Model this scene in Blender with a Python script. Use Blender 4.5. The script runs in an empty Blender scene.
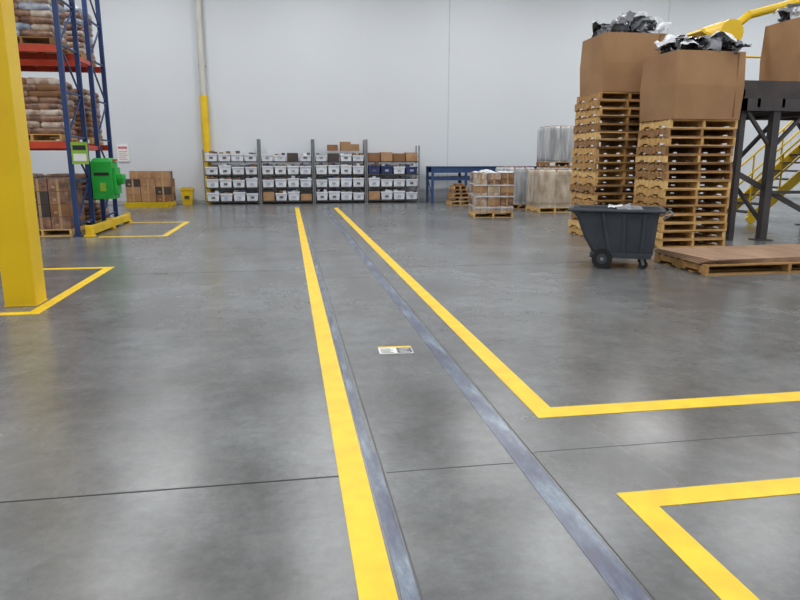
import bpy, math, random
from mathutils import Vector, Matrix, noise
random.seed(7)
scene = bpy.context.scene
COL = scene.collection
try:
    scene.view_settings.view_transform = 'Standard'
except Exception:
    pass

# ------------------------------------------------------------------ materials
def lin(c):
    return tuple(((x/255.)/12.92 if x/255. <= 0.04045 else ((x/255.+0.055)/1.055)**2.4) for x in c) + (1.,)

def mat(name, c1, c2=None, scale=5., rough=0.6, metal=0., spec=0.5, bump=0., stretch=(1,1,1), lo=0.35, hi=0.65, coat=0., detail=4.):
    m = bpy.data.materials.new(name); m.use_nodes = True
    nt = m.node_tree; b = nt.nodes['Principled BSDF']
    b.inputs['Roughness'].default_value = rough
    b.inputs['Metallic'].default_value = metal
    b.inputs['Specular IOR Level'].default_value = spec
    b.inputs['Coat Weight'].default_value = coat
    b.inputs['Coat Roughness'].default_value = 0.2
    if c2 is None:
        c2 = tuple(max(0, int(x*0.93)) for x in c1)
    tc = nt.nodes.new('ShaderNodeTexCoord'); mp = nt.nodes.new('ShaderNodeMapping')
    mp.inputs['Scale'].default_value = stretch
    nz = nt.nodes.new('ShaderNodeTexNoise'); nz.inputs['Scale'].default_value = scale
    nz.inputs['Detail'].default_value = detail
    cr = nt.nodes.new('ShaderNodeValToRGB')
    cr.color_ramp.elements[0].position = lo; cr.color_ramp.elements[0].color = lin(c1)
    cr.color_ramp.elements[1].position = hi; cr.color_ramp.elements[1].color = lin(c2)
    L = nt.links.new
    L(tc.outputs['Object'], mp.inputs['Vector']); L(mp.outputs[0], nz.inputs['Vector'])
    L(nz.outputs['Fac'], cr.inputs[0]); L(cr.outputs[0], b.inputs['Base Color'])
    if bump > 0:
        bp = nt.nodes.new('ShaderNodeBump'); bp.inputs['Strength'].default_value = bump
        bp.inputs['Distance'].default_value = 0.02
        L(nz.outputs['Fac'], bp.inputs['Height']); L(bp.outputs[0], b.inputs['Normal'])
    return m

M_yline = mat('yellow_floor_paint', (240,202,12), (228,186,10), 6, 0.42)
M_ypaint = mat('yellow_enamel', (230,192,8), (220,180,6), 1.2, 0.4)
M_yplast = mat('yellow_plastic', (228,190,20), (208,172,16), 3, 0.45)
M_wall = mat('white_wall_panel', (206,210,214), (201,205,210), 0.35, 0.6, lo=.2, hi=.8)
M_wallside = mat('white_wall_side', (212,213,213), (205,207,208), 0.35, 0.6)
M_ceil = mat('ceiling_white', (205,205,205), None, 0.5, 0.8)
M_seam = mat('seam_grey', (188,192,196), None, 2, 0.7)
M_joint = mat('joint_dark', (34,33,36), (60,58,60), 4, 0.8)
M_jointsoft = mat('joint_soft', (90,90,92), (74,74,76), 3, 0.7)
M_blue = mat('rack_blue', (38,62,112), (30,52,98), 3, 0.45)
M_blue2 = mat('bench_blue', (44,74,116), (34,60,102), 3, 0.45)
M_orange = mat('beam_orange_red', (196,66,34), (176,54,30), 3, 0.45)
M_wood = [mat('pallet_wood_a', (206,166,104), (178,134,78), 3, 0.75, stretch=(1,6,3)),
          mat('pallet_wood_b', (186,144,86), (150,110,64), 3, 0.75, stretch=(1,6,3)),
          mat('pallet_wood_c', (160,120,76), (124,90,56), 3, 0.8, stretch=(1,6,3)),
          mat('pallet_wood_d', (224,188,124), (198,156,96), 3, 0.75, stretch=(1,6,3))]
M_card = mat('cardboard', (158,122,86), (146,110,76), 1.5, 0.85)
M_card2 = mat('carton_brown', (140,100,66), (118,82,54), 2.5, 0.8)
M_card3 = mat('carton_light', (170,134,98), (150,112,80), 2.5, 0.8)
M_tape = mat('packing_tape', (182,148,106), None, 2, 0.35)
M_sheet = mat('hardboard_sheet', (158,128,102), (136,106,84), 1.6, 0.6, stretch=(3,1,1))
M_sack = mat('sack_brown', (156,116,92), (92,64,50), 7, 0.4, bump=0.4, coat=0.3)
M_sack2 = mat('sack_pale', (206,192,178), (140,106,84), 6, 0.4, bump=0.4, coat=0.3)
M_sack3 = mat('sack_blue_white', (196,202,208), (112,124,148), 5, 0.4, bump=0.3, coat=0.3)
M_wrapw = mat('stretch_wrapped_white', (190,192,194), (140,143,147), 4, 0.35, bump=0.3, stretch=(2,2,.3), coat=0.3)
M_wrapb = mat('stretch_wrapped_beige', (202,190,172), (158,138,116), 4, 0.35, bump=0.3, stretch=(1,1,.5), coat=0.3)
M_blackbag = mat('black_bag', (26,27,30), (44,45,50), 4, 0.3, coat=0.3)
M_whitebag = mat('white_bag', (220,222,224), (176,180,186), 5, 0.4)
M_greybag = mat('grey_bag', (92,94,100), (132,134,140), 5, 0.35)
M_cart = mat('cart_plastic', (58,64,72), (50,55,62), 3, 0.5, bump=0.05)
M_rubber = mat('rubber', (22,22,24), None, 4, 0.7)
M_metal = mat('galvanised_steel', (150,152,154), (126,128,130), 5, 0.4, metal=0.7)
M_shelf = mat('shelf_wire', (136,138,140), (112,114,116), 5, 0.5, metal=0.3)
M_dark = mat('dark_steel', (48,45,47), (64,59,59), 2, 0.5)
M_darkbrown = mat('dark_steel_rust', (70,60,56), (50,45,44), 2, 0.6)
M_bin = mat('bin_white', (226,229,234), (204,209,217), 3, 0.4)
M_bindark = mat('bin_contents', (50,50,56), (110,96,88), 9, 0.7)
M_binblue = mat('bin_navy', (40,50,90), (56,66,110), 3, 0.4)
M_label = mat('label_grey_blue', (130,138,156), (190,195,204), 6, 0.6)
M_green = mat('green_plastic', (30,170,60), (22,146,50), 3, 0.4)
M_lime = mat('lime_tag', (150,186,60), (120,160,50), 3, 0.5)
M_red = mat('red_part', (196,52,40), None, 3, 0.5)
M_paper = mat('paper_white', (232,232,230), None, 3, 0.7)
M_ink = mat('print_black', (30,30,32), None, 3, 0.6)
M_inkgrey = mat('print_grey', (96,98,102), None, 3, 0.6)
M_pink = mat('print_pink', (196,110,120), None, 3, 0.6)
M_beige = mat('conduit_beige', (198,196,188), None, 1, 0.6)
M_fix = mat('fixture_white', (220,220,220), None, 1, 0.5)

def tape_mat():
    m = bpy.data.materials.new('worn_blue_tape'); m.use_nodes = True
    nt = m.node_tree; b = nt.nodes['Principled BSDF']; L = nt.links.new
    tc = nt.nodes.new('ShaderNodeTexCoord'); mp = nt.nodes.new('ShaderNodeMapping')
    mp.inputs['Scale'].default_value = (2.2, .6, 1)
    n1 = nt.nodes.new('ShaderNodeTexNoise'); n1.inputs['Scale'].default_value = 3.6; n1.inputs['Detail'].default_value = 6
    n1.inputs['Roughness'].default_value = .7
    cr = nt.nodes.new('ShaderNodeValToRGB'); e = cr.color_ramp.elements
    e[0].position = .32; e[0].color = lin((66,66,82))
    e[1].position = .68; e[1].color = lin((142,156,166))
    x = e.new(.44); x.color = lin((80,84,106))
    x = e.new(.52); x.color = lin((96,104,120))
    x = e.new(.58); x.color = lin((112,124,140))
    b.inputs['Roughness'].default_value = .28
    L(tc.outputs['Object'], mp.inputs[0]); L(mp.outputs[0], n1.inputs['Vector']); L(n1.outputs['Fac'], cr.inputs[0]); L(cr.outputs[0], b.inputs['Base Color'])
    return m
M_tapeblue = tape_mat()

def floor_mat():
    m = bpy.data.materials.new('polished_concrete'); m.use_nodes = True
    nt = m.node_tree; b = nt.nodes['Principled BSDF']; L = nt.links.new
    tc = nt.nodes.new('ShaderNodeTexCoord')
    def nz(s, d, r=.55, st=(1,1,1)):
        mp = nt.nodes.new('ShaderNodeMapping'); mp.inputs['Scale'].default_value = st
        n = nt.nodes.new('ShaderNodeTexNoise'); n.inputs['Scale'].default_value = s; n.inputs['Detail'].default_value = d
        n.inputs['Roughness'].default_value = r
        L(tc.outputs['Object'], mp.inputs[0]); L(mp.outputs[0], n.inputs['Vector']); return n
    def ramp(n, a, ca, z, cz):
        cr = nt.nodes.new('ShaderNodeValToRGB'); cr.color_ramp.interpolation = 'EASE'; e = cr.color_ramp.elements
        e[0].position = a; e[0].color = ca; e[1].position = z; e[1].color = cz
        L(n.outputs['Fac'], cr.inputs[0]); return cr
    def mul(a, c, f):
        mx = nt.nodes.new('ShaderNodeMix'); mx.data_type = 'RGBA'; mx.blend_type = 'MULTIPLY'; mx.inputs[0].default_value = f
        L(a, mx.inputs[6]); L(c.outputs[0], mx.inputs[7]); return mx.outputs[2]
    n1 = nz(.5, 7, .68); n2 = nz(1.9, 10, .75); n3 = nz(22, 6, .7); n4 = nz(.7, 5, .6, (1, .35, 1))
    c = ramp(n1, .25, lin((92,90,88)), .75, lin((118,121,123))).outputs[0]
    c = mul(c, ramp(n2, .25, (.58,.58,.58,1), .75, (1.28,1.28,1.28,1)), .85)
    c = mul(c, ramp(n3, .2, (.75,.75,.75,1), .8, (1.18,1.18,1.18,1)), .6)
    L(c, b.inputs['Base Color'])
    mr = nt.nodes.new('ShaderNodeMapRange'); mr.inputs['From Min'].default_value = .2; mr.inputs['From Max'].default_value = .8
    mr.inputs['To Min'].default_value = .17; mr.inputs['To Max'].default_value = .34
    L(n4.outputs['Fac'], mr.inputs['Value']); L(mr.outputs[0], b.inputs['Roughness'])
    bp = nt.nodes.new('ShaderNodeBump'); bp.inputs['Strength'].default_value = .04; bp.inputs['Distance'].default_value = .004
    L(n3.outputs['Fac'], bp.inputs['Height']); L(bp.outputs[0], b.inputs['Normal'])
    b.inputs['Specular IOR Level'].default_value = .56
    return m
M_floor = floor_mat()

# ------------------------------------------------------------------ builder
class B:
    def __init__(s, name, loc=(0,0,0), rz=0.):
        s.name = name; s.loc = loc; s.rz = rz; s.v = []; s.f = []; s.mi = []; s.sm = []; s.mats = []
    def mid(s, m):
        if m not in s.mats: s.mats.append(m)
        return s.mats.index(m)
    def add(s, vs, fs, m, smooth=False, M=None):
        o = len(s.v); k = s.mid(m)
        for p in vs:
            p = Vector(p)
            if M is not None: p = M @ p
            s.v.append(p)
        for f in fs:
            s.f.append([o+i for i in f]); s.mi.append(k); s.sm.append(smooth)
    def box(s, lo, hi, m, M=None):
        x0,y0,z0 = lo; x1,y1,z1 = hi
        s.add([(x0,y0,z0),(x1,y0,z0),(x1,y1,z0),(x0,y1,z0),(x0,y0,z1),(x1,y0,z1),(x1,y1,z1),(x0,y1,z1)],
              [(0,3,2,1),(4,5,6,7),(0,1,5,4),(1,2,6,5),(2,3,7,6),(3,0,4,7)], m, False, M)
    def beam(s, a, b, w, h, m):
        a = Vector(a); b = Vector(b); d = b-a; L = d.length
        q = d.to_track_quat('X', 'Z').to_matrix().to_4x4()
        s.box((0,-w/2,-h/2),(L,w/2,h/2), m, Matrix.Translation(a) @ q)
    def cyl(s, a, b, r, m, n=12, r2=None):
        a = Vector(a); b = Vector(b); d = b-a; L = d.length
        if r2 is None: r2 = r
        M = Matrix.Translation(a) @ d.to_track_quat('Z', 'Y').to_matrix().to_4x4()
        vs = [(r*math.cos(2*math.pi*i/n), r*math.sin(2*math.pi*i/n), 0) for i in range(n)] + \
             [(r2*math.cos(2*math.pi*i/n), r2*math.sin(2*math.pi*i/n), L) for i in range(n)]
        s.add(vs, [(i,(i+1)%n,n+(i+1)%n,n+i) for i in range(n)], m, True, M)
        s.add(vs, [tuple(range(n-1,-1,-1)), tuple(range(n,2*n))], m, False, M)
    def tube(s, pts, r, m, n=8):
        for i in range(len(pts)-1):
            s.cyl(pts[i], pts[i+1], r, m, n)
    def frustum(s, c, z0, z1, b0, b1, m, M=None):
        cx,cy = c
        vs = [(cx-b0[0]/2,cy-b0[1]/2,z0),(cx+b0[0]/2,cy-b0[1]/2,z0),(cx+b0[0]/2,cy+b0[1]/2,z0),(cx-b0[0]/2,cy+b0[1]/2,z0),
              (cx-b1[0]/2,cy-b1[1]/2,z1),(cx+b1[0]/2,cy-b1[1]/2,z1),(cx+b1[0]/2,cy+b1[1]/2,z1),(cx-b1[0]/2,cy+b1[1]/2,z1)]
        s.add(vs, [(0,3,2,1),(4,5,6,7),(0,1,5,4),(1,2,6,5),(2,3,7,6),(3,0,4,7)], m, False, M)
    def pillow(s, c, size, m, rz=0., e=.45, nu=14, nv=8, crinkle=0., seed=0, smooth=True):
        def sp(x, p): return math.copysign(abs(x)**p, x)
        vs = []; fs = []
        for j in range(nv+1):
            ph = -math.pi/2 + math.pi*j/nv
            for i in range(nu):
                t = 2*math.pi*i/nu
                p = Vector((sp(math.cos(ph),e)*sp(math.cos(t),e), sp(math.cos(ph),e)*sp(math.sin(t),e), sp(math.sin(ph),.8)))
                if crinkle:
                    p *= 1 + crinkle*noise.noise(p*2.3+Vector((seed*3.1,seed,0))) + crinkle*.6*noise.noise(p*6+Vector((seed,seed*2,1)))
                vs.append((p.x*size[0]/2, p.y*size[1]/2, p.z*size[2]/2))
        for j in range(nv):
            for i in range(nu):
                fs.append((j*nu+i, j*nu+(i+1)%nu, (j+1)*nu+(i+1)%nu, (j+1)*nu+i))
        s.add(vs, fs, m, smooth, Matrix.Translation(Vector(c)) @ Matrix.Rotation(rz, 4, 'Z'))
    def crumple(s, c, size, amp, m, seed, n=9, tilt=0.):
        vs = []; fs = []
        for i in range(n):
            for j in range(n):
                x = (i/(n-1)-.5)*size; y = (j/(n-1)-.5)*size
                q = Vector((x*3+seed*1.7, y*3-seed, seed*.3))
                q2 = q*2.7
                r = (x*x+y*y)/(size*size)
                z = amp*(noise.noise(q)*1.2+noise.noise(q2)*.8) - r*amp*1.4
                vs.append((x+amp*.5*noise.noise(q2+Vector((5,0,0))), y+amp*.5*noise.noise(q2+Vector((0,9,0))), z))
        for i in range(n-1):
            for j in range(n-1):
                a = i*n+j; b2 = a+1; c2 = a+n+1; d = a+n
                fs += [(a,b2,c2),(a,c2,d)]
        M = Matrix.Translation(Vector(c)) @ Matrix.Rotation(seed*1.3, 4, 'Z') @ Matrix.Rotation(tilt, 4, 'X')
        s.add(vs, fs, m, False, M)
    def done(s, bevel=0.):
        me = bpy.data.meshes.new(s.name)
        me.from_pydata([tuple(p) for p in s.v], [], s.f)
        for m in s.mats: me.materials.append(m)
        me.polygons.foreach_set('material_index', s.mi)
        me.polygons.foreach_set('use_smooth', s.sm)
        me.update()
        ob = bpy.data.objects.new(s.name, me); ob.location = s.loc; ob.rotation_euler = (0,0,s.rz)
        COL.objects.link(ob)
        if bevel:
            md = ob.modifiers.new('bevel', 'BEVEL'); md.width = bevel; md.segments = 2; md.limit_method = 'ANGLE'
        return ob

# ------------------------------------------------------------------ room
XL, XR, YF, YB, ZC = -14., 26., -7., 24.3, 9.
b = B('floor'); b.box((XL-.2,YF-.2,-.2),(XR+.2,YB+.2,0), M_floor); b.done()
b = B('ceiling'); b.box((XL-.2,YF-.2,ZC),(XR+.2,YB+.2,ZC+.2), M_ceil); b.done()
b = B('wall_back'); b.box((XL,YB,0),(XR,YB+.2,ZC), M_wall)
for x in (-9., 5.85, 14.25, 20.):
    b.box((x-.015,YB-.004,0),(x+.015,YB,ZC), M_seam)
b.done()
b = B('wall_left'); b.box((XL-.2,YF,0),(XL,YB,ZC), M_wallside); b.done()
b = B('wall_right'); b.box((XR,YF,0),(XR+.2,YB,ZC), M_wallside); b.done()
b = B('wall_front'); b.box((XL,YF-.2,0),(XR,YF,ZC), M_wallside); b.done()
b = B('baseboard_back'); b.box((XL,YB-.03,0),(XR,YB,.12), M_seam); b.done()

# ------------------------------------------------------------------ floor marks
T = .003
def marks(name, rects, m, t=T):
    b = B(name)
    for (x0,y0,x1,y1) in rects: b.box((x0,y0,0),(x1,y1,t), m)
    return b.done()
marks('yellow_floor_line', [(.195,-3,.33,21.6)], M_yline)
marks('yellow_floor_line', [(1.42,3.5,1.555,21.4),(1.555,3.5,9,3.65)], M_yline)
marks('yellow_floor_line', [(1.44,-2,1.57,2.44),(1.44,2.44,9,2.58)], M_yline)
marks('yellow_floor_line', [(-2.61,6.9,-2.49,9.91),(-6.,9.79,-2.61,9.91),(-6.,6.9,-2.61,7.02)], M_yline)
marks('yellow_floor_line', [(-2.55,13.85,-2.43,17.1),(-3.75,13.85,-2.55,13.98),(-3.85,16.97,-2.55,17.1)], M_yline)
marks('blue_floor_tape', [(.345,-3,.405,3.2),(.345,3.2,.385,13.)], M_tapeblue, .002)
marks('blue_floor_tape', [(1.09,-3,1.195,21.4)], M_tapeblue, .002)
marks('floor_joint', [(.412,-4,.418,22),(1.21,-4,1.216,22)], M_jointsoft, .0015)
marks('floor_joint', [(-9,2.957,.195,2.966)], M_joint, .0015)
marks('floor_joint', [(.43,2.958,1.08,2.963),(1.23,3.06,12,3.063),(-9,9.2,.19,9.206),(1.58,9.2,12,9.206),(-9,15.4,.19,15.41),(-4.5,-4,-4.494,22)], M_jointsoft, .0015)

b = B('floor_safety_sticker', (.81,5.06,0), math.radians(-3))
b.box((-.135,-.10,0),(.135,.10,.003), M_paper)
b.box((-.135,.065,.003),(.135,.10,.0035), M_yline)
b.box((.01,-.09,.003),(.13,.055,.0035), M_inkgrey)
for i in range(4):
    b.box((-.12,-.08+i*.034,.003),(-.02-.02*(i%2),-.066+i*.034,.0035), M_ink)
for i in range(3):
    b.box((.03,-.07+i*.04,.0035),(.11-.02*(i%2),-.06+i*.04,.004), M_paper)
b.done()
b = B('floor_scuff_mark', (1.36,3.5,0))
n = 14
vs = []; fs = []
for i in range(n):
    t = math.pi*.15+math.pi*1.1*i/(n-1)
    for r in (.042,.047): vs.append((r*math.cos(t), r*math.sin(t)*.8, .002))
for i in range(n-1):
    fs.append((2*i,2*i+1,2*i+3,2*i+2))
b.add(vs, fs, M_seam); b.done()

# ------------------------------------------------------------------ pallets
def pallet(b, x, y, z, w=1.2, d=1.0, m=None, rz=0., h=.143):
    m = m or random.choice(M_wood)
    m2 = random.choice(M_wood) if random.random() < .35 else m
    M = Matrix.Translation((x,y,z)) @ Matrix.Rotation(rz, 4, 'Z')
    t = .02
    for i in range(5):
        yy = -d/2 + i*(d-.1)/4
        b.box((-w/2,yy,0),(w/2,yy+.1,t), m, M)
    for xx in (-w/2, -.045/2, w/2-.045):
        b.box((xx,-d/2,t+.03),(xx+.045,d/2,h-t), m2, M)
        for (ya,yb) in ((-d/2,-d/2+.16),(-.16,.16),(d/2-.16,d/2)):
            b.box((xx,ya,t),(xx+.045,yb,t+.03), m2, M)
    nb = 8
    for i in range(nb):
        yy = -d/2 + i*(d-.095)/(nb-1)
        b.box((-w/2,yy,h-t),(w/2,yy+.095,h), m, M)

def pallet_stack(name, x, y, n, w, d, jitter=.03):
    b = B(name, (x,y,0))
    for i in range(n):
        j = jitter*(1 if i else 0)
        pallet(b, random.uniform(-j,j), random.uniform(-j,j), i*.1445, w, d, None, random.uniform(-j,j)*.8)
    return b.done()

pallet_stack('wooden_pallet_stack', 6.95, 11.0, 15, 1.24, 1.02, .025)
pallet_stack('wooden_pallet_stack', 6.40, 12.60, 19, 1.2, 1.07, .035)

def gaylord(name, x, y, z, w, d, h, rz=0.):
    b = B(name, (x,y,z), rz); t = .015
    def loop(hw, hd, zz):
        c = .03
        return [(-hw+c,-hd,zz),(0,-hd-.012,zz),(hw-c,-hd,zz),(hw,-hd+c,zz),(hw+.012,0,zz),(hw,hd-c,zz),
                (hw-c,hd,zz),(0,hd+.012,zz),(-hw+c,hd,zz),(-hw,hd-c,zz),(-hw-.012,0,zz),(-hw,-hd+c,zz)]
    o0 = loop(w/2,d/2,0); om = loop(w/2+.02,d/2+.02,h*.5); o1 = loop(w/2,d/2,h)
    i1 = loop(w/2-t,d/2-t,h); i0 = loop(w/2-t,d/2-t,t)
    vs = o0+om+o1+i1+i0; fs = []
    for k in range(4):
        for i in range(12):
            j = (i+1) % 12
            fs.append((k*12+i,k*12+j,(k+1)*12+j,(k+1)*12+i))
    fs.append(tuple(range(11,-1,-1))); fs.append(tuple(48+i for i in range(12)))
    b.add(vs, fs, M_card)
    b.box((w*.5-.16,-d/2-.022,h*.03),(w*.5-.155,-d/2,h*.97), M_card2)
    return b.done()
gaylord('cardboard_gaylord_box', 6.97, 11.0, 2.17, 1.27, 1.06, 1.09, .02)
gaylord('cardboard_gaylord_box', 6.47, 12.58, 2.75, 1.22, 1.06, 1.05, -.02)

def bagpile(name, x, y, z, w, d, h, n, seed):
    random.seed(seed)
    b = B(name, (x,y,z))
    mats = [M_blackbag, M_greybag, M_whitebag, M_blackbag]
    b.pillow((0,0,-.16),(w*.86,d*.86,.36), M_blackbag, 0, .5, 18, 8, .05, seed)
    for i in range(n):
        px = random.uniform(-w*.34,w*.34); py = random.uniform(-d*.34,d*.34)
        sx = random.uniform(.3,.46); sz = random.uniform(.18,.32)*h/.3
        b.pillow((px,py,sz*.35+random.uniform(-.03,.03)),(sx,sx*random.uniform(.6,.9),sz), random.choice(mats),
                 random.uniform(0,3), .75, 16, 9, .55, seed*10+i, False)
    for i in range(n+8):
        px = random.uniform(-w*.42,w*.42); py = random.uniform(-d*.42,d*.42)
        b.crumple((px,py,h*.62+random.uniform(-.08,.1)), random.uniform(.26,.5), .12, random.choice([M_whitebag,M_whitebag,M_greybag,M_greybag,M_blackbag]), seed+i*1.37, 9, random.uniform(-.7,.7))
    return b.done()
bagpile('trash_bag_pile', 6.97, 11.0, 3.25, 1.2, 1.0, .28, 12, 3)
bagpile('trash_bag_pile', 6.50, 12.56, 3.80, 1.15, .98, .32, 12, 5)

b = B('sheet_pallet', (6.66,8.46,0))
pallet(b, 0, 0, 0, 2.5, 1.26, M_wood[1])
for k in range(4):
    M = Matrix.Rotation(.035*(k-1.3), 4, 'Z')
    b.box((-1.27+.02*k,-.58+.01*k,.145+k*.016),(1.24,.66,.159+k*.016), M_sheet, M)
b.done()

# ------------------------------------------------------------------ tilt cart
def tilt_cart(x, y, rz):
    b = B('tilt_cart', (x,y,0), rz)
    def ring(x0,x1,hw,z,c=.05):
        return [(x0+c,-hw,z),(x1-c,-hw,z),(x1,-hw+c,z),(x1,hw-c,z),(x1-c,hw,z),(x0+c,hw,z),(x0,hw-c,z),(x0,-hw+c,z)]
    outer = [ring(-.20,.46,.27,.16), ring(-.30,.50,.29,.20), ring(-.43,.52,.31,.42), ring(-.54,.54,.335,.70), ring(-.60,.56,.35,.78),
             ring(-.66,.62,.39,.79), ring(-.67,.63,.40,.81), ring(-.66,.62,.39,.84)]
    inner = [ring(-.60,.56,.35,.835), ring(-.52,.52,.32,.68), ring(-.40,.49,.29,.42), ring(-.26,.46,.26,.22)]
    rs = outer+inner; vs = [p for r in rs for p in r]; fs = []
    for k in range(len(rs)-1):
        for i in range(8):
            j = (i+1) % 8
            fs.append((k*8+i,k*8+j,(k+1)*8+j,(k+1)*8+i))
    fs.append(tuple(range(7,-1,-1))); k = (len(rs)-1)*8; fs.append(tuple(k+i for i in range(8)))
    b.add(vs, fs, M_cart)
    for s in (-1,1):
        for (xa,za,xb,zb) in ((-.08,.2,-.2,.78),(.12,.2,.1,.78),(.34,.2,.36,.78)):
            ya = s*.285; yb = s*.345
            b.beam((xa,ya,za),(xb,yb,zb), .05, .05, M_cart)
        b.box((-.34,s*.30-.025,.15),(.48,s*.30+.025,.22), M_cart)
    b.tube([(.60,-.26,.70),(.72,-.26,.78),(.72,.26,.78),(.60,.26,.70)], .016, M_metal)
    for s in (-1,1):
        y0 = s*.34
        b.cyl((-.17,y0-.035,.14),(-.17,y0+.035,.14), .14, M_rubber, 24)
        b.cyl((-.17,y0-.042,.14),(-.17,y0+.042,.14), .07, M_cart, 18)
        b.cyl((-.17,y0-.05,.14),(-.17,y0+.05,.14), .025, M_metal, 12)
    b.cyl((-.17,-.34,.14),(-.17,.34,.14), .018, M_metal, 10)
    for s in (-1,1):
        cx, cy = .36, s*.22
        b.box((cx-.05,cy-.05,.14),(cx+.05,cy+.05,.16), M_metal)
        for q in (-.03,.03): b.beam((cx,cy+q,.15),(cx+.03,cy+q,.055), .006, .04, M_metal)
        b.cyl((cx+.03,cy-.02,.06),(cx+.03,cy+.02,.06), .06, M_rubber, 18)
    b.pillow((0,0,.70),(1.0,.6,.22), M_blackbag, 0, .5, 16, 8, .12, 2)
    b.crumple((.12,.02,.845), .36, .05, M_greybag, 4.)
    b.crumple((.02,.10,.85), .30, .04, M_whitebag, 6.)
    return b.done(.006)
tilt_cart(4.64, 8.86, math.radians(-27))

# ------------------------------------------------------------------ yellow column
b = B('yellow_column', (-2.80,7.46,0))
b.box((-.155,-.155,0),(.155,.155,ZC-.002), M_ypaint)
b.box((-.165,-.165,0),(.165,.165,.012), M_ypaint)
b.done(.012)

# ------------------------------------------------------------------ left rack
RX0, RX1 = -7.0, -4.18
rack = B('pallet_rack', (0,0,0))
rows = [(14.1,15.2),(16.1,17.2)]
for (ya,yb) in rows:
    for x in (RX0,RX1):
        for y in (ya,yb):
            rack.box((x-.045,y-.035,0),(x+.045,y+.035,6.6), M_blue)
            rack.box((x-.08,y-.07,0),(x+.08,y+.07,.015), M_blue)
        z = .25; k = 0
        while z < 6.3:
            rack.beam((x,ya,z),(x,yb,z), .035, .035, M_blue)
            a,c = (ya,yb) if k % 2 == 0 else (yb,ya)
            rack.beam((x,a,z),(x,c,z+.85), .03, .03, M_blue)
            z += .85; k += 1
    for z in (1.72,3.5,5.3):
        for y in (ya,yb):
            rack.box((RX0+.045,y-.03,z),(RX1-.045,y+.03,z+.13), M_orange)
        for x in (RX0+.6,RX0+1.4,RX0+2.2):
            rack.box((x-.03,ya+.03,z+.09),(x+.03,yb-.03,z+.13), M_orange)
for z in (1.76,3.55):
    rack.beam((RX1,15.2,z),(RX1,16.1,z), .05, .09, M_orange)
rack.done()

def sack_load(name, x, y, z, mats, layers=6, w=1.1, d=1.0, h=.17, wood=None, rz=0., cols=(2,3), e=.3):
    b = B(name, (x,y,z), rz)
    pallet(b, 0, 0, 0, w, d, wood)
    zz = .143
    for L in range(layers):
        nx,ny = (cols if L % 2 == 0 else cols[::-1])
        sx = w/nx; sy = d/ny
        for i in range(nx):
            for j in range(ny):
                b.pillow((-w/2+sx*(i+.5)+random.uniform(-.015,.015), -d/2+sy*(j+.5)+random.uniform(-.015,.015), zz+h/2),
                         (sx*1.04, sy*1.04, h*1.3), random.choice(mats), random.uniform(-.03,.03), e, 16, 6, .06, L*9+i*3+j)
        zz += h
    return b.done()
def carton_load(name, x, y, z, w=1.1, d=1.0, nx=3, ny=3, nz=3, h=.3, mats=None, woodm=None, skip=0., rz=0., film=None):
    b = B(name, (x,y,z), rz); mats = mats or [M_card2,M_card3,M_card]
    pallet(b, 0, 0, 0, w, d, woodm)
    sx = w/nx; sy = d/ny
    for k in range(nz):
        for i in range(nx):
            for j in range(ny):
                if k == nz-1 and random.random() < skip: continue
                x0 = -w/2+sx*i; y0 = -d/2+sy*j; z0 = .144+k*h; g = .008
                b.box((x0+g,y0+g,z0),(x0+sx-g,y0+sy-g,z0+h-.004), random.choice(mats))
                b.box((x0+sx/2-.025,y0+g-.002,z0+.002),(x0+sx/2+.025,y0+g,z0+h-.01), M_tape)
                b.box((x0+sx*.2,y0+g-.003,z0+h*.25),(x0+sx*.2+.06,y0+g,z0+h*.42), M_tape)
    if film:
        zt = .144+nz*h
        for q in range(7): b.crumple((random.uniform(-w*.3,w*.3),random.uniform(-d*.3,d*.3),zt+.02), .4, .05, film, q*2.1+1)
        for q in range(3):
            zz = .25+q*(zt-.3)/3; hh = .035
            for (lo,hi) in (((-w/2-.006,-d/2-.006,zz),(w/2+.006,-d/2-.002,zz+hh)),((-w/2-.006,-d/2-.006,zz+.03),(-w/2-.002,d/2+.006,zz+.03+hh))):
                b.box(lo,hi,film)
    return b.done()
random.seed(11)
BS = [M_sack, M_sack, M_card2, M_sack2]
for ri,(ya,yb) in enumerate(rows):
    yc = (ya+yb)/2
    for ci,xc in enumerate((-4.86,-6.2)):
        if ri == 0 and ci == 0:
            carton_load('carton_pallet_load', xc, yc, 0, nz=4, h=.25, mats=[M_card2,M_darkbrown,M_sack])
        else:
            sack_load('sack_pallet_load', xc, yc, 0, BS, 9, h=.115)
        sack_load('sack_pallet_load', xc, yc, 1.852, BS, 9, h=.115, e=.22)
        sack_load('sack_pallet_load', xc, yc, 3.632, [M_sack3,M_sack2,M_sack], 8, h=.12)

b = B('rack_guard_rail', (-3.93,0,0))
b.box((-.06,13.95,.04),(.06,17.3,.2), M_yplast)
for y in (14.0,15.6,17.2):
    b.box((-.1,y-.08,0),(.1,y+.08,.04), M_yplast); b.box((-.075,y-.04,.04),(.075,y+.04,.23), M_yplast)
b.done(.01)

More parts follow.
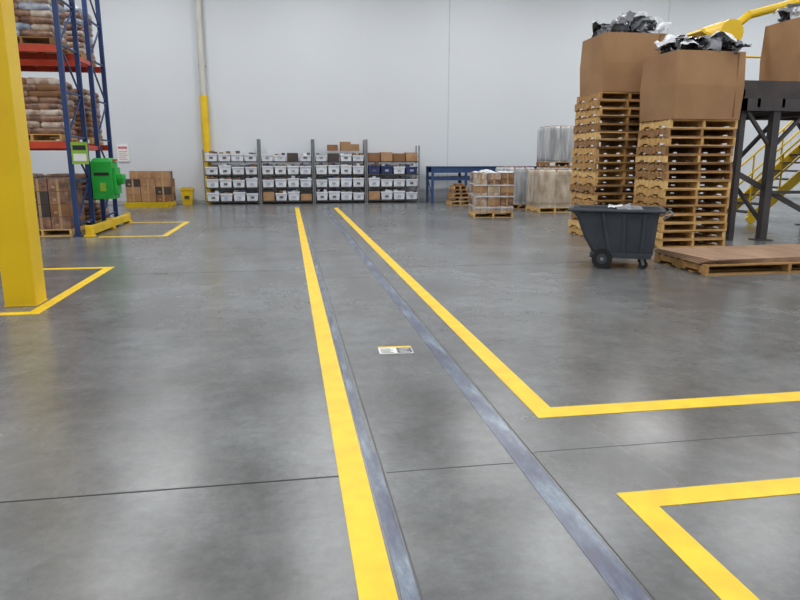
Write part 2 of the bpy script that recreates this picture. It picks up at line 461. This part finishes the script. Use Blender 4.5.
b = B('green_wall_box', (-3.86,15.45,.68))
b.box((-.26,-.28,0),(.16,.28,.78), M_green)
b.frustum((-.05,0), .78, .86, (.42,.56), (.30,.44), M_green)
b.box((.16,-.22,.10),(.22,.22,.66), M_green)
b.box((.22,-.16,.42),(.34,.16,.52), M_green)
b.frustum((.28,0), .30, .42, (.08,.2), (.14,.3), M_green)
b.box((-.2,-.30,.5),(.1,-.28,.56), M_ink); b.box((-.1,-.295,.16),(.02,-.28,.34), M_lime)
b.box((.16,-.12,.80),(.21,.12,.84), M_red)
for z in (.12,.62): b.box((-.273,-.1,z),(-.26,.1,z+.08), M_dark)
b.done(.015)
b = B('rack_placard', (-4.05,14.04,1.42))
b.box((-.08,-.02,.0),(.22,0,.42), M_lime)
b.box((-.05,-.024,.06),(.19,-.02,.2), M_paper); b.box((-.05,-.024,.27),(.19,-.02,.36), M_ink)
b.box((-.08,0,.1),(-.06,.06,.16), M_dark)
b.done()

# ------------------------------------------------------------------ back wall items
b = B('wall_conduit', (-2.72,24.16,0))
b.cyl((0,0,3.65),(0,0,ZC-.01), .10, M_beige, 16)
b.cyl((0,0,0),(0,0,3.65), .13, M_yplast, 16)
for z in (4.6,6.8): b.box((-.13,-.03,z),(.13,.14,z+.05), M_seam)
b.done()
b = B('wall_notice', (-5.5,24.28,1.45))
b.box((-.19,-.02,0),(.19,.02,.56), M_paper)
b.box((-.15,-.024,.42),(.15,-.02,.5), M_pink)
for i in range(5): b.box((-.14,-.024,.07+i*.065),(.14-.05*(i%2),-.02,.085+i*.065), M_pink)
b.done()

random.seed(5)
carton_load('carton_pallet_load', -4.5, 23.35, 0, 1.4, 1.0, 3, 3, 4, .25, [M_card2,M_card3,M_card,M_darkbrown], M_ypaint, .45)
b = B('yellow_drip_tray', (-4.5,22.6,0)); b.frustum((0,0),0,.17,(1.3,.24),(1.42,.3), M_yplast); b.box((-.64,-.09,.17),(.64,.09,.175), M_dark); b.done()
b = B('yellow_bin', (-3.42,23.9,0))
b.frustum((0,0),0,.52,(.3,.3),(.4,.4), M_yplast); b.box((-.22,-.22,.50),(.22,.22,.56), M_yplast); b.box((-.17,-.17,.56),(.17,.17,.563), M_dark)
b.box((-.08,-.195,.2),(.08,-.18,.3), M_dark)
b.done()

def shelf_unit(x0, w, yf, tall_l, tall_r, boxes=0):
    b = B('wire_shelf_unit', (x0,yf,0)); d = .55
    for (x,h) in ((.02,tall_l),(w-.02,tall_r)):
        for y in (0,d): b.cyl((x,y,0),(x,y,h), .025, M_shelf, 8)
        for z in (.3,.9,1.5): b.beam((x,0,z),(x,d,z+.3), .012, .012, M_shelf)
    levels = (.12,.58,1.02,1.46)
    for z in levels:
        b.box((0,-.01,z-.04),(w,.005,z), M_dark); b.box((0,d-.005,z-.04),(w,d+.01,z), M_dark)
        for i in range(12): b.box((.02+i*(w-.05)/11,0,z-.012),(.026+i*(w-.05)/11,d,z-.004), M_shelf)
        for k in range(6): b.box((0,k*d/5-.003,z-.02),(w,k*d/5+.003,z-.012), M_shelf)
    nb = 4; bw = (w-.1)/nb
    for li,z in enumerate(levels):
        for i in range(nb):
            cx = .05+bw*(i+.5); hh = random.choice([.25,.28,.30]) if li < 3 else random.choice([.2,.23,.25])
            if boxes == 2 and li == 3:
                h2 = random.uniform(.22,.38); b.box((cx-bw*.46,.04,z),(cx+bw*.46,.5,z+h2), random.choice([M_card2,M_card3,M_card])); continue
            if random.random() < (.12 if li == 0 else .03):
                b.box((cx-bw*.44,.03,z),(cx+bw*.44,.5,z+random.uniform(.2,.34)), random.choice([M_card2,M_card3,M_darkbrown])); continue
            m = M_bin
            if boxes == 2 and li == 2 and i in (0,1,3): m = M_binblue
            b.frustum((cx,.27), z, z+hh-.03, (bw*.8,.46), (bw*.9,.5), m)
            b.box((cx-bw*.47,.0,z+hh-.04),(cx+bw*.47,.54,z+hh), m)
            for q in range(3):
                if random.random() < .75:
                    xx = cx-bw*.4+q*bw*.27
                    b.box((xx,.05,z+hh),(xx+bw*.25,.48,z+hh+random.uniform(.02,.10)), random.choice([M_bindark,M_bindark,M_card2,M_greybag,M_binblue,M_whitebag]))
            b.box((cx-.06,.012,z+.08),(cx+.06,.03,z+.15), random.choice([M_label,M_inkgrey,M_label]))
    if boxes == 1:
        for (xa,xb,h2) in ((.5,.85,.2),(.95,1.3,.3),(1.3,1.6,.22)):
            b.box((xa,.08,levels[3]+.36),(xb,.45,levels[3]+.36+h2), random.choice([M_card2,M_card]))
    return b.done()
YS = 23.55
shelf_unit(-2.80, 1.85, YS, 1.85, 2.2)
shelf_unit(-.93, 1.82, YS, 2.2, 2.2)
shelf_unit(.91, 1.82, YS, 2.2, 2.2, 1)
shelf_unit(2.75, 1.9, YS, 2.2, 2.0, 2)

b = B('blue_rack_bench', (4.95,22.95,0)); W = 3.9
for x in (0.05,1.25,2.45,W-.05):
    for y in (0,.9): b.box((x-.04,y-.04,0),(x+.04,y+.04,1.25), M_blue2)
    b.beam((x,0,.2),(x,.9,.9), .03,.03, M_blue2)
for y in (0,.9):
    b.box((0,y-.03,1.06),(W,y+.03,1.26), M_blue2); b.box((0,y-.03,.80),(W,y+.03,.92), M_blue2)
b.box((0,-.05,1.26),(W,.95,1.28), M_blue2)
b.done()
b = B('crate_stack', (5.75,22.2,0))
for k in range(5): pallet(b, random.uniform(-.02,.02), 0, k*.13, .7-.06*k, .6, random.choice(M_wood[:3]), random.uniform(-.05,.05), .128)
b.box((-.15,-.2,.65),(.12,.15,.72), M_card2)
b.done()

random.seed(21)
carton_load('carton_pallet_load', 5.42, 17.45, 0, 1.05, 1.1, 3, 3, 6, .172, [M_sack,M_sack2,M_card3,M_sack2,M_card2,M_wrapb], M_wood[0], 0., -.15, M_whitebag)

def wrapped_load(name, x, y, w, d, tiers, m, n=(3,3), wood=None, e=.28):
    b = B(name, (x,y,0)); z = 0
    for (h) in tiers:
        pallet(b, 0, 0, z, w, d, wood); z += .143
        sx = w/n[0]; sy = d/n[1]
        for i in range(n[0]):
            for j in range(n[1]):
                b.pillow((-w/2+sx*(i+.5),-d/2+sy*(j+.5),z+h/2),(sx*1.01,sy*1.01,h*1.0), m, 0, e, 20, 10, .02, i*3+j)
        b.box((-w/2+.02,-d/2+.02,z),(w/2-.02,d/2-.02,z+h*.94), m)
        for q in range(4):
            zz = z+h*(.12+.24*q); b.box((-w/2-.0,-d/2-.0,zz),(w/2,d/2,zz+.01), m)
        b.box((-w/2+.05,-d/2+.05,z+h*.94),(w/2-.05,d/2-.05,z+h), M_card3)
        z += h
    return b.done()
wrapped_load('wrapped_pallet_load', 7.66, 18.9, 1.0, 1.1, (1.1,), M_wrapb, (2,2), M_wood[3], .12)
wrapped_load('wrapped_pallet_load', 7.1, 20.4, 1.0, 1.0, (1.15,), M_wrapw, (3,2), M_wood[1], .14)
wrapped_load('wrapped_pallet_load', 8.90, 20.9, 1.4, 1.1, (1.15,1.12), M_wrapw, (4,3), M_wood[1], .10)

# ------------------------------------------------------------------ mezzanine
mz = B('steel_mezzanine', (0,0,0))
X0,X1,Y0,Y1,Z0,Z1 = 8.15,15.5,11.2,13.9,2.38,2.62
mz.box((X0,Y0,Z1-.03),(X1,Y1,Z1), M_darkbrown)
for y in (Y0,Y1-.1): mz.box((X0,y,Z0),(X1,y+.1,Z1-.03), M_dark)
for x in (X0,10.4,12.8,X1-.1): mz.box((x,Y0,Z0),(x+.1,Y1,Z1-.03), M_dark)
for k in range(14): mz.box((X0+.3+k*.5,Y0,Z0+.06),(X0+.36+k*.5,Y1,Z1-.03), M_dark)
for x in (8.9,12.0,15.2):
    for y in (Y0+.1,Y1-.1):
        mz.box((x-.07,y-.07,0),(x+.07,y+.07,Z0), M_dark); mz.box((x-.15,y-.15,0),(x+.15,y+.15,.02), M_dark)
        mz.beam((x,y,1.7),(x+.7,y,Z0+.05), .06,.06, M_dark); mz.beam((x,y,1.7),(x-.62,y,Z0+.05), .06,.06, M_dark)
mz.beam((8.9,Y0+.1,.3),(8.9,Y1-.1,2.2), .06,.06, M_dark)
mz.beam((8.9,Y1-.1,.3),(8.9,Y0+.1,2.2), .06,.06, M_dark)
mz.beam((8.9,Y0+.1,.9),(12.,Y0+.1,.9), .06,.06, M_dark)
mz.beam((8.3,Y0+.15,1.25),(10.6,Y0+.15,.15), .05,.09, M_dark)
mz.box((8.22,Y0+.1,0),(8.32,Y0+.2,Z0), M_dark)
mz.box((X0,Y0,Z1),(X1,Y0+.03,Z1+.28), M_darkbrown)
mz.box((X0,Y0,Z1),(X0+.03,Y1,Z1+.12), M_darkbrown)
for x in [X0+.05+i*1.2 for i in range(7)]:
    mz.cyl((x,Y1-.05,Z1),(x,Y1-.05,Z1+1.1), .022, M_ypaint, 8)
for z in (.55,1.1): mz.cyl((X0,Y1-.05,Z1+z),(X1,Y1-.05,Z1+z), .022, M_ypaint, 8)
for z in (.55,1.1): mz.tube([(X0+.05,Y1-.9,Z1+z),(X0+.05,Y1-.05,Z1+z)], .022, M_ypaint)
mz.cyl((X0+.05,Y1-.9,Z1),(X0+.05,Y1-.9,Z1+1.1), .022, M_ypaint, 8)
mz.box((8.35,12.9,Z1),(9.3,13.6,Z1+.75), M_darkbrown)
mz.box((8.45,12.85,Z1+.2),(9.2,12.9,Z1+.6), M_dark)
mz.done()

b = B('yellow_lift_arm', (0,0,Z1+.002))
pts = [Vector((8.75,12.6,.03)),Vector((8.75,12.6,1.18)),Vector((8.85,12.6,1.48)),Vector((9.1,12.6,1.68)),Vector((11.5,12.6,2.33))]
b.tube(pts, .08, M_ypaint, 12)
b.box((8.5,12.35,0),(9.,12.84,.04), M_ypaint)
b.cyl((8.5,12.2,1.28),(8.5,13.0,1.28), .24, M_ypaint, 20)
b.beam((8.3,12.6,1.16),(7.95,12.6,1.33), .5,.06, M_ypaint)
b.done(.01)
b = B('wooden_pallet', (9.95,11.95,Z1+.002)); pallet(b,0,0,0,1.2,1.1); b.done()
gaylord('cardboard_gaylord_box', 9.95, 11.95, Z1+.148, 1.15, 1.05, 1.3)
bagpile('trash_bag_pile', 9.95, 11.95, Z1+1.44, 1.05, .95, .28, 8, 8)

st = B('yellow_staircase', (0,0,0))
sx0,sx1,sz1 = 10.9,13.9,2.62; ya,yb = 14.35,15.35
for y in (ya,yb):
    st.beam((sx0,y,.05),(sx1,y,sz1), .05,.22, M_ypaint)
    for k in range(5):
        t = k/4; x = sx0+(sx1-sx0)*t; z = .05+(sz1-.05)*t
        st.cyl((x,y,z),(x,y,z+.95), .022, M_ypaint, 8)
    for q in (.5,.95): st.cyl((sx0,y,.05+q),(sx1,y,sz1+q), .026, M_ypaint, 8)
N = 13
for k in range(1,N):
    t = k/N; x = sx0+(sx1-sx0)*t; z = .05+(sz1-.05)*t
    st.box((x-.13,ya,z-.02),(x+.13,yb,z+.02), M_dark)
st.box((sx1-.1,ya-.4,sz1-.12),(15.5,yb,sz1), M_ypaint)
for x in (sx1+.1,15.4):
    for y in (ya,yb): st.box((x-.05,y-.05,0),(x+.05,y+.05,sz1-.1), M_ypaint)
st.done()

# ------------------------------------------------------------------ lights
def fixture(x, y, p):
    b = B('high_bay_light', (x,y,ZC-.62))
    b.frustum((0,0), 0, .14, (2.5,.6), (2.2,.4), M_fix)
    for s in (-.8,.8): b.cyl((s,0,.14),(s,0,.61), .008, M_metal, 6)
    ob = b.done()
    l = bpy.data.lights.new('high_bay_lamp', 'AREA'); l.shape = 'RECTANGLE'; l.size = 2.4; l.size_y = .55; l.energy = p
    l.color = (.975,.99,1.)
    lo = bpy.data.objects.new('high_bay_lamp', l); lo.parent = ob; lo.location = (0,0,-.02)
    COL.objects.link(lo)
for y in (-3.5,2.5,8.5,14.5,20.5):
    for x in (-10.,-4.4,1.2,6.8,12.4,18.,23.6):
        fixture(x, y, 158 if y < 16 else 185)

w = bpy.data.worlds.new('world'); scene.world = w; w.use_nodes = True
w.node_tree.nodes['Background'].inputs[0].default_value = (.8,.85,.9,1)
w.node_tree.nodes['Background'].inputs[1].default_value = .3

# ------------------------------------------------------------------ camera
cd = bpy.data.cameras.new('camera'); cam = bpy.data.objects.new('camera', cd); COL.objects.link(cam)
F = 660.; th = math.atan(140/F); psi = math.atan(113*math.cos(th)/F)
cd.sensor_width = 36.; cd.lens = F*36./800.; cd.clip_end = 200
cam.location = (0,0,1.5); cam.rotation_euler = (math.pi/2-th, 0, -psi)
scene.camera = cam
